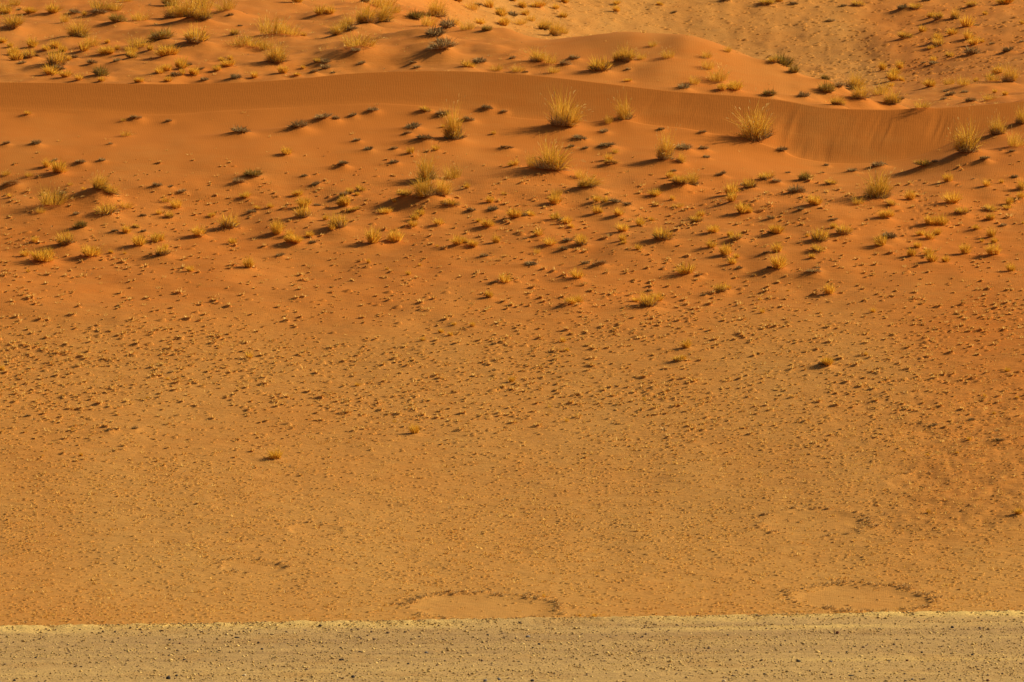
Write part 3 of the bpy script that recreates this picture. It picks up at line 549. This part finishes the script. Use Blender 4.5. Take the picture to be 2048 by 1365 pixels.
# plants that serve as landmarks: (photo x, y, kind, own label, phrase used to point at neighbours)
LM = [(909, 285, 't', 'tall spiky golden clump leaning right, leftmost of the big clumps under the dune face', 'spiky leaning clump'),
      (1124, 264, 't', 'broad pale-plumed grass clump right of the spiky leaning clump, below the dune face', 'broad pale clump'),
      (1251, 245, 't', 'small upright golden clump standing against the foot of the shaded dune face', 'clump against the dune face'),
      (1512, 294, 't', 'bushiest golden clump casting long streaky shadow left, beside the grooved dune face', 'bushiest clump'),
      (1936, 315, 't', 'big dark-based clump on a mound at the right end of the grooved hollow', 'clump right of the hollow'),
      (1329, 329, 't', 'slim upright dark-based clump below and left of the bushiest clump', 'slim dark-based clump'),
      (1099, 353, 't', 'wide feathery clump on a low mound under the broad pale clump', 'wide feathery clump'),
      (851, 408, 't', 'large sprawling clump, front half of the big double clump left of centre', 'big double clump'),
      (1755, 408, 't', 'big bushy clump left of the animal footprints, dead roots at its base', 'clump by the footprints'),
      (202, 394, 't', 'golden clump on top of the large sand mound at the left', 'clump on the left mound'),
      (554, 134, 't', 'upright feathery clump just above the dune crest, left of centre', 'upright crest clump'),
      (379, 49, 't', 'dense golden clump in the middle of the thick grass patch at the top left', 'thick grass patch'),
      (325, 89, 'k', 'dark olive domed shrub standing alone behind the dune crest at upper left', 'dark domed shrub'),
      (885, 113, 'd', 'widest grey dead bush, lowest of the dead pile at the top centre', 'grey dead pile'),
      (1073, 132, 't', 'bushy clump with right-leaning blades in the sandy saddle behind the crest', 'saddle clump'),
      (1254, 132, 't', 'tall thin clump beside the small smooth dune behind the crest', 'small smooth dune clump'),
      (1721, 206, 't', 'dark-based clump in the middle of the grass patch on the dune crest', 'crest grass patch'),
      (2018, 170, 't', 'upright golden clump by the right edge above the dune crest', 'right edge clump'),
      (1908, 41, 't', 'tall thin clump on the far right hillside near the top', 'far hillside clump'),
      (1563, 139, 'k', 'long dark green shrub on the far shoulder of the second dune', 'dark green shoulder shrub'),
      (458, 463, 'm', 'round grey-cored tuft with pale tips, largest ball-shaped one at left', 'grey ball tuft'),
      (133, 497, 'm', 'spreading yellow-grey tuft below the big left sand mound', 'spreading left tuft'),
      (181, 519, 'r', 'wide dome of golden grass near the left edge at the foot of the dune', 'wide golden dome'),
      (1326, 487, 'm', 'wide rounded straw-coloured tuft in the middle of the tuft band, right of centre', 'wide straw tuft'),
      (1556, 542, 'r', 'tall rounded golden tuft below a smaller one, right of centre', 'tall round tuft'),
      (1374, 556, 'r', 'large round green-gold tuft low in the tuft band, right of centre', 'large green-gold tuft'),
      (1295, 619, 'm', 'low broad tuft with grey core, lowest of the broad tufts', 'lowest broad tuft'),
      (792, 489, 'r', 'right one of two matching round tufts left of centre', 'pair of round tufts'),
      (1987, 515, 'r', 'dense round golden tuft near the right edge of the tuft band', 'dense right tuft'),
      (552, 923, 'r', 'lone rounded golden tuft low on the open sand slope', 'lone low tuft'),
      (828, 870, 'r', 'lone upright yellow tuft on bare slope right of the lone rounded tuft', 'lone upright tuft'),
      (497, 720, 'r', 'lone small tuft on the crusted slope above the other lone tufts', 'lone upper tuft'),
      (1655, 738, 'r', 'lone golden tuft with dead left half on the right slope', 'lone right tuft'),
      (2036, 1032, 'r', 'small bright yellow tuft touching the right edge low on the slope', 'bright edge tuft')]
used_lm = {}
for n_, (lx, ly, lk, lab, ph) in enumerate(LM):
    best = min((i for i in range(len(PL)) if PL[i][3] == lk and i not in used_lm), key=lambda i: (PL[i][0] - lx) ** 2 + (PL[i][1] - ly) ** 2)
    used_lm[best] = n_
ORD = ['', 'second', 'third', 'fourth', 'fifth', 'sixth', 'seventh', 'eighth', 'ninth', 'tenth', 'eleventh', 'twelfth', 'thirteenth', 'fourteenth', 'fifteenth', 'sixteenth']
def look(p):
    w = p[2]; k_ = p[3]
    if k_ == 'r': return ('tiny' if w < 11 else 'small' if w < 19 else 'medium' if w < 26 else 'large') + ' golden grass tuft'
    if k_ == 'd': return ('small' if w < 17 else 'flat' if p[4] < .8 else 'large' if w > 26 else 'low') + ' dark dead tuft'
    if k_ == 'm': return ('small' if w < 22 else 'flat' if p[4] < .75 else 'large') + ' half-dead straw tuft'
    if k_ == 'k': return 'dark olive twiggy shrub'
    if k_ == 't': return ('small' if w < 32 else 'large') + ' tall grass clump'
    return ('small' if w < 22 else 'wide') + ' wispy grass clump'
def direction(dx, dy):
    a = math.degrees(math.atan2(-dy * 1.3, dx)) % 360
    return ['right of', 'up-right of', 'above', 'up-left of', 'left of', 'down-left of', 'below', 'down-right of'][int(((a + 22.5) % 360) // 45)]
buckets = {}
for i, p in enumerate(PL):
    if i in used_lm: continue
    n_ = min(range(len(LM)), key=lambda q: (LM[q][0] - p[0]) ** 2 + 2.5 * (LM[q][1] - p[1]) ** 2)
    dx, dy = p[0] - LM[n_][0], p[1] - LM[n_][1]
    buckets.setdefault((look(p), direction(dx, dy), n_), []).append((dx * dx + dy * dy, i))
LABEL = {i: LM[n_][3] for i, n_ in used_lm.items()}
for (lk, dr, n_), lst in buckets.items():
    for r_, (_, i) in enumerate(sorted(lst)):
        LABEL[i] = f'{lk} {dr} the {LM[n_][4]}' + (f', {ORD[r_]+" " if r_ else ""}closest to it' if len(lst) > 1 else '')

prng = np.random.default_rng(99)
for i, (p, (gi, gj, w)) in enumerate(zip(PL, HITS)):
    c, row, wpx, kind, hs = p
    x0, d0 = X[gi, gj], D[gi, gj]
    z0 = float(ground_z(np.array([x0]), np.array([d0]))[0])
    var = VAR[kind][prng.integers(len(VAR[kind]))]
    xy = w * {'r': 1.12, 'd': 1.08, 'm': 1.12, 'k': 1.1, 't': 0.86, 's': 1.08}[kind]
    zz = w * hs * {'r': 1.8, 'd': 1.3, 'm': 1.75, 'k': 1.6, 't': 1.42, 's': 1.55}[kind]
    if len(var) == 1:
        root = link(NAME[kind], var[0][1])
    else:
        root = link(NAME[kind], None)
        for nm, me in var:
            pt = link(nm, me, root)
            if nm == 'seed_heads': pt['kind'] = 'stuff'
    root.location = (x0, d0, z0 - 0.01)
    root.scale = (xy * prng.uniform(.92, 1.12), xy, zz * prng.uniform(.82, 1.15))
    root.rotation_euler = (prng.normal(0, .10), prng.normal(0, .14), prng.uniform(-.6, .6) if kind in 'ts' else prng.uniform(0, 6.28))
    root['label'] = LABEL[i]; root['category'] = CAT[kind]; root['group'] = GROUP[kind]

# ------------------------------------------------------------------ uncountable small stuff on the sand
vis = (Cg > -480) & (Cg < 2540)
area = np.zeros_like(Z); area[:-1, :-1] = (X[:-1, 1:] - X[:-1, :-1]) * (D[1:, :-1] - D[:-1, :-1])
patch = 0.75 + 0.9 * fbm(X / 5.0, D / 7.0, 3, 97)
def scatter(weight, n, seed):
    g = np.random.default_rng(seed)
    p = np.clip(weight, 0, None) * area * vis
    cdf = np.cumsum(p.ravel()); r = np.searchsorted(cdf, g.uniform(0, cdf[-1], n))
    i, j = np.unravel_index(np.clip(r, 0, p.size - 1), p.shape)
    i = np.clip(i, 0, NR - 2); j = np.clip(j, 0, NC - 2)
    a, b = g.uniform(0, 1, n), g.uniform(0, 1, n)
    d = D[i, j] * (1 - a) + D[i + 1, j] * a
    x = ((C[j] * (1 - b) + C[j + 1] * b) - 1024) / FPX * d
    return x, d, i, j, g

def domes(x, d, z, wx, wy, h, g, nseg=6):
    """low sand hummocks: steep on the windward right, drawn out to a tail on the left"""
    n = len(x); a = np.arange(nseg) / nseg * 2 * np.pi
    ca, sa = np.cos(a)[None, :], np.sin(a)[None, :]
    jit = g.uniform(.75, 1.25, (n, nseg)); jit2 = g.uniform(.7, 1.3, (n, nseg))
    tail = np.where(ca < 0, 2.8, 1.0)
    r1x = x[:, None] + wx[:, None] * ca * jit * tail; r1y = d[:, None] + wy[:, None] * sa * jit
    r2x = x[:, None] + wx[:, None] * (ca * .55 * jit2 * np.where(ca < 0, 1.9, 1)) + 0.10 * wx[:, None]; r2y = d[:, None] + wy[:, None] * sa * .55 * jit2
    zb = ground_z(r1x.ravel(), r1y.ravel()).reshape(n, nseg) - 0.012
    r1 = np.stack([r1x, r1y, zb], -1)
    r2 = np.stack([r2x, r2y, z[:, None] + h[:, None] * .74 * g.uniform(.75, 1.15, (n, nseg))], -1)
    top = np.stack([x + .15 * wx, d, z + h], -1)[:, None, :]
    V = np.concatenate([r1, r2, top], 1).reshape(-1, 3)
    o = (np.arange(n) * (2 * nseg + 1))[:, None]
    s0 = np.arange(nseg)[None, :]; s1 = (s0 + 1) % nseg
    q = np.stack([o + s0, o + s1, o + nseg + s1, o + nseg + s0], -1).reshape(n, -1)
    t = np.stack([o + nseg + s0, o + nseg + s1, o + 2 * nseg + 0 * s0], -1).reshape(n, -1)
    F = np.concatenate([q, t], 1).ravel(); T = np.tile([4] * nseg + [3] * nseg, n)
    return V, F, T

def sprigs(x, d, z, size, g, nb=8, spread=.25, wr_=(.07, .15)):
    n = len(x)
    az = g.uniform(0, 2 * np.pi, (n, nb)); lean = g.uniform(.1, 1.25, (n, nb)); ln = size[:, None] * g.uniform(.5, 1.1, (n, nb))
    b = np.stack([x[:, None] + size[:, None] * spread * np.cos(az) * g.uniform(0, 1, (n, nb)), d[:, None] + size[:, None] * .25 * np.sin(az), z[:, None] + 0 * az - 0.008], -1)
    dr = np.stack([np.cos(az) * np.sin(lean) + .1, np.sin(az) * np.sin(lean), np.cos(lean)], -1)
    sd = np.stack([-np.sin(az), np.cos(az), 0 * az], -1) + g.normal(0, .6, (n, nb, 3)); sd /= np.linalg.norm(sd, axis=-1)[..., None]
    w = (size[:, None] * g.uniform(*wr_, (n, nb)))[..., None]
    V = np.stack([b - sd * w, b + sd * w, b + dr * ln[..., None]], 2).reshape(-1, 3)
    return V, np.arange(len(V)), np.full(n * nb, 3)

wl = low * (1 - .9 * circ) * sstep(0.0, 0.006, u)
lower = 1 - sstep(0.22, 0.42, u)                         # finer cover towards the road
HUM, SPR, HUMR = [], [], []
def humr(i, j, n): HUMR.append(np.repeat(redness[i, j], n))
# clods on the upper crusted slope
x, d, i, j, g = scatter((wl * (1 - 0.93 * lower) * np.clip(patch, .1, 2) + 0.26 * tuftband) , 12500, 1)
z = ground_z(x, d); sz = np.clip(np.exp(g.normal(-3.12, .44, len(x))), .014, .11)
sz = sz * (1 - .5 * lower[i, j]); hh = sz * g.uniform(.45, .9, len(x)); HUM.append(domes(x, d, z, sz, sz * 1.5, hh, g)); humr(i, j, 13)
kk = g.uniform(0, 1, len(x)) < .75
SPR.append(sprigs(x[kk] + .25 * sz[kk], d[kk] - .3 * sz[kk], z[kk] + hh[kk] * .8, sz[kk] * 1.3, g, 11, .8, (.22, .38)))
# fine hummocks on the lower slope
x, d, i, j, g = scatter(wl * (0.30 + lower) * np.clip(.6 + .5 * patch, .5, 1.6), 17000, 2)
z = ground_z(x, d); sz = np.clip(np.exp(g.normal(-3.3, .26, len(x))), .018, .055) * (1.1 - .25 * lower[i, j])
HUM.append(domes(x, d, z, sz * 1.3, sz * 1.6, sz * g.uniform(.55, .95, len(x)), g)); humr(i, j, 13)
kk = g.uniform(0, 1, len(x)) < .85
SPR.append(sprigs(x[kk], d[kk], z[kk] + sz[kk] * .5, sz[kk] * 1.15, g, 7, .8, (.2, .38)))
# dense low stubble, in little drifts lying across the wind
x, d, i, j, g = scatter(wl * (0.35 + 0.65 * lower) * np.clip(patch + .5, .3, 2), 16000, 12)
z = ground_z(x, d); sz = np.clip(np.exp(g.normal(-2.95, .35, len(x))), .02, .11)
SPR.append(sprigs(x, d, z, sz * 1.15, g, 8, 1.2, (.14, .28)))
# ring of tussocks round each bare pan
x, d, i, j, g = scatter(ringw * low * np.clip(.8 + 1.0 * fbm(X / 1.3, D / 1.3, 2, 77), .05, 2), 460, 3)
z = ground_z(x, d); sz = np.clip(np.exp(g.normal(-3.1, .4, len(x))), .015, .08)
HUM.append(domes(x, d, z, sz * 1.1, sz * 1.3, sz * g.uniform(.5, .9, len(x)), g)); humr(i, j, 13)
SPRD = [sprigs(x, d, z + sz * .2, sz * 1.6, g, 16, .6, (.10, .2))]
# dark broken bits and dead sprigs
x, d, i, j, g = scatter(wl * np.clip(patch, .2, 2) + .25 * tuftband + 0.15 * bk * sstep(4, 8, D - Dcrest), 1700, 4)
z = ground_z(x, d); sz = np.exp(g.normal(-2.75, .4, len(x)))
SPRD.append(sprigs(x, d, z, sz, g, 9))
# sparse straw in the tuft band, the shelf and behind the crest
x, d, i, j, g = scatter(.7 * tuftband + .22 * shelf + .9 * bk * sstep(5, 9, D - Dcrest) * (1 - sstep(70, 90, D - Dcrest)), 4200, 5)
z = ground_z(x, d); sz = np.clip(np.exp(g.normal(-2.5, .4, len(x))), .03, .15)
SPR.append(sprigs(x, d, z, sz, g, 11, .6))
# far hillside: fine dark and straw dots
x, d, i, j, g = scatter(farslope * (1 - .3 * rightside) * (D - Dcrest < 190), 8500, 6)
z = ground_z(x, d); sz = np.clip(np.exp(g.normal(-2.7, .4, len(x))), .03, .14)
hh = g.uniform(0, 1, len(x))
HUM.append(domes(x, d, z, sz, sz * 1.5, sz * .6, g, 6)); humr(i, j, 13)
SPRD.append(sprigs(x[hh < .35], d[hh < .35], z[hh < .35] + .02, sz[hh < .35] * 1.2, g, 8))
SPR.append(sprigs(x[hh > .35], d[hh > .35], z[hh > .35] + .04, sz[hh > .35] * .9, g, 7))

def stuff(name, mat, parts, label, cat, attrs=None):
    me = bmesh_of(name, mat, parts)
    if attrs:
        for kx, v in attrs.items():
            at = me.attributes.new(kx, 'FLOAT', 'POINT'); at.data.foreach_set('value', np.broadcast_to(np.asarray(v, dtype=np.float32), (len(me.vertices),)).copy())
    o = link(name, me); o['kind'] = 'stuff'; o['label'] = label; o['category'] = cat
    return o
stuff('sand_hummocks', SAND, HUM, 'countless little wind-blown sand hummocks strewn over the slope', 'hummocks', {'redness': np.concatenate(HUMR), 'ripple': 0.0, 'crust': .3})
stuff('straw_stubble', STRAW, SPR, 'fine straw-coloured grass stubble scattered over the sand slope', 'stubble')
stuff('dead_sprigs', DEAD, SPRD, 'tiny dark dead sprigs scattered over the sand and around the bare circles', 'sprigs')

# ------------------------------------------------------------------ gravel and single stones on the road
def octa(x, d, z, s, g, mat_=None):
    n = len(x)
    base = np.array([[1, 0, 0], [0, 1, 0], [-1, 0, 0], [0, -1, 0], [0, 0, .8], [0, 0, -.5]], float)
    P = base[None] * (s[:, None, None] * g.uniform(.6, 1.3, (n, 6, 1)))
    P = P + g.normal(0, .18, (n, 6, 3)) * s[:, None, None]
    a = g.uniform(0, 6.28, n); ca, sa = np.cos(a)[:, None], np.sin(a)[:, None]
    V = np.stack([P[..., 0] * ca - P[..., 1] * sa + x[:, None], P[..., 0] * sa + P[..., 1] * ca + d[:, None], P[..., 2] * .75 + z[:, None]], -1).reshape(-1, 3)
    f = np.array([[0, 1, 4], [1, 2, 4], [2, 3, 4], [3, 0, 4], [1, 0, 5], [2, 1, 5], [3, 2, 5], [0, 3, 5]])
    F = (np.arange(n)[:, None, None] * 6 + f[None]).ravel()
    return V, F, np.full(n * 8, 3)
g = np.random.default_rng(31)
n = 45000
o_ = -34 * g.uniform(0, 1, n) ** 1.0 + .1; o_[:5000] = g.normal(-.4, .45, 5000); cc = g.uniform(-350, 2400, n)
dd = np.interp(cc, ce, De) + o_; xx = (cc - 1024) / FPX * dd
sz = np.clip(np.exp(g.normal(-3.92, .45, n)), 0, .06)
me = mesh_np('gravel', *octa(xx, dd, road_z(xx, dd) + sz * .25, sz, g), PEBBLE, False)
gv = link('gravel', me); gv['kind'] = 'stuff'; gv['label'] = 'loose fine gravel spread over the graded road'; gv['category'] = 'gravel'

ST = []
def regs(ox, oy, txt):
    for e in txt.split(';'):
        p = e.split(','); ST.append((ox + float(p[0]) / S, oy + float(p[1]) / S, float(p[2]) / S, p[3], float(p[4]) if len(p) > 4 else .7))
regs(0, 965, '980,1152,34,dark;1030,1130,22,dark;1425,1134,30,pale,.5;205,1027,22,dark,.5;1050,948,22,brown;990,925,18,dark;1530,978,20,dark;1385,907,40,dark,.25;80,1160,22,dark;1735,960,16,dark;1990,1042,22,dark;1075,1038,18,dark;355,862,14,dark;1160,852,16,dark,1;1400,866,20,dark,.3;1555,1076,16,brown')
regs(680, 965, '1100,908,28,grey,.6;1165,945,20,dark;398,1066,17,dark,.9;503,998,22,grey;75,1140,28,dark;930,1156,26,grey;850,1166,28,grey;1125,1164,26,dark;1770,905,16,dark;15,1041,18,dark;1010,866,14,brown;1465,934,14,brown')
regs(1348, 965, '960,886,28,brown,.8;1632,852,25,dark,.7;730,1050,32,dark,.6;1013,996,18,dark;1453,998,18,dark;1750,1011,20,dark;1040,1130,38,dark,.22;530,1125,17,dark;1398,1155,18,grey;1368,1046,20,brown;1180,1025,14,dark;258,849,17,dark;1840,1163,24,brown;295,1167,28,pale;920,1053,22,grey;465,870,14,dark;1260,1043,26,dark,.3')
def stone_mesh(seed):
    g = np.random.default_rng(seed)
    t_ = (1 + 5 ** .5) / 2
    v = np.array([[-1, t_, 0], [1, t_, 0], [-1, -t_, 0], [1, -t_, 0], [0, -1, t_], [0, 1, t_], [0, -1, -t_], [0, 1, -t_], [t_, 0, -1], [t_, 0, 1], [-t_, 0, -1], [-t_, 0, 1]], float)
    f = [[0, 11, 5], [0, 5, 1], [0, 1, 7], [0, 7, 10], [0, 10, 11], [1, 5, 9], [5, 11, 4], [11, 10, 2], [10, 7, 6], [7, 1, 8], [3, 9, 4], [3, 4, 2], [3, 2, 6], [3, 6, 8], [3, 8, 9], [4, 9, 5], [2, 4, 11], [6, 2, 10], [8, 6, 7], [9, 8, 1]]
    v /= np.linalg.norm(v, axis=1)[:, None]
    v *= .5 * g.uniform(.78, 1.12, (12, 1)); v[:, 2] = np.where(v[:, 2] < 0, v[:, 2] * .6, v[:, 2])
    return v, np.array(f).ravel(), np.full(20, 3)
SM = {kx: [mesh_np('stone_' + kx, *stone_mesh(40 + q), STONES[kx], False) for q in range(4)] for kx in STONES}
RWR = 682.5 - FPX * np.tan(np.arctan((ZR - ZC) / DR) - PITCH)
order = sorted(range(len(ST)), key=lambda q: ST[q][0])
NUM = ['first', 'second', 'third', 'fourth', 'fifth', 'sixth', 'seventh', 'eighth', 'ninth', 'tenth', 'eleventh', 'twelfth', 'thirteenth', 'fourteenth', 'fifteenth', 'sixteenth', 'seventeenth', 'eighteenth', 'nineteenth', 'twentieth']
NUM += ['twenty-' + q for q in NUM[:9]] + ['thirtieth']
seen = {}
LOOK = {'dark': 'dark angular stone', 'grey': 'blue-grey stone', 'brown': 'reddish brown stone', 'pale': 'pale cream stone'}
for q in order:
    c, row, w, kx, fl = ST[q]
    jj = int(np.argmin(np.abs(ce - c))); cand = np.nonzero(RWR[:, jj] >= row)[0]; ii = int(cand[0])
    d0 = float(DR[ii, jj]); x0 = (c - 1024) / FPX * d0; w = w / FPX * d0
    o = link('stone', SM[kx][q % 4]); o.location = (x0, d0, float(ZR[ii, jj]) + w * fl * .22); o.scale = (w, w, w * fl * 1.25); o.rotation_euler = (0, 0, q * 1.7)
    seen[kx] = seen.get(kx, 0) + 1
    fs = 'flat ' if fl < .4 else ''
    o['label'] = f'{fs}{LOOK[kx]} on the gravel road, {NUM[seen[kx]-1]} of that colour from the left'
    o['category'] = 'stone'; o['group'] = 'loose stones on the gravel road'
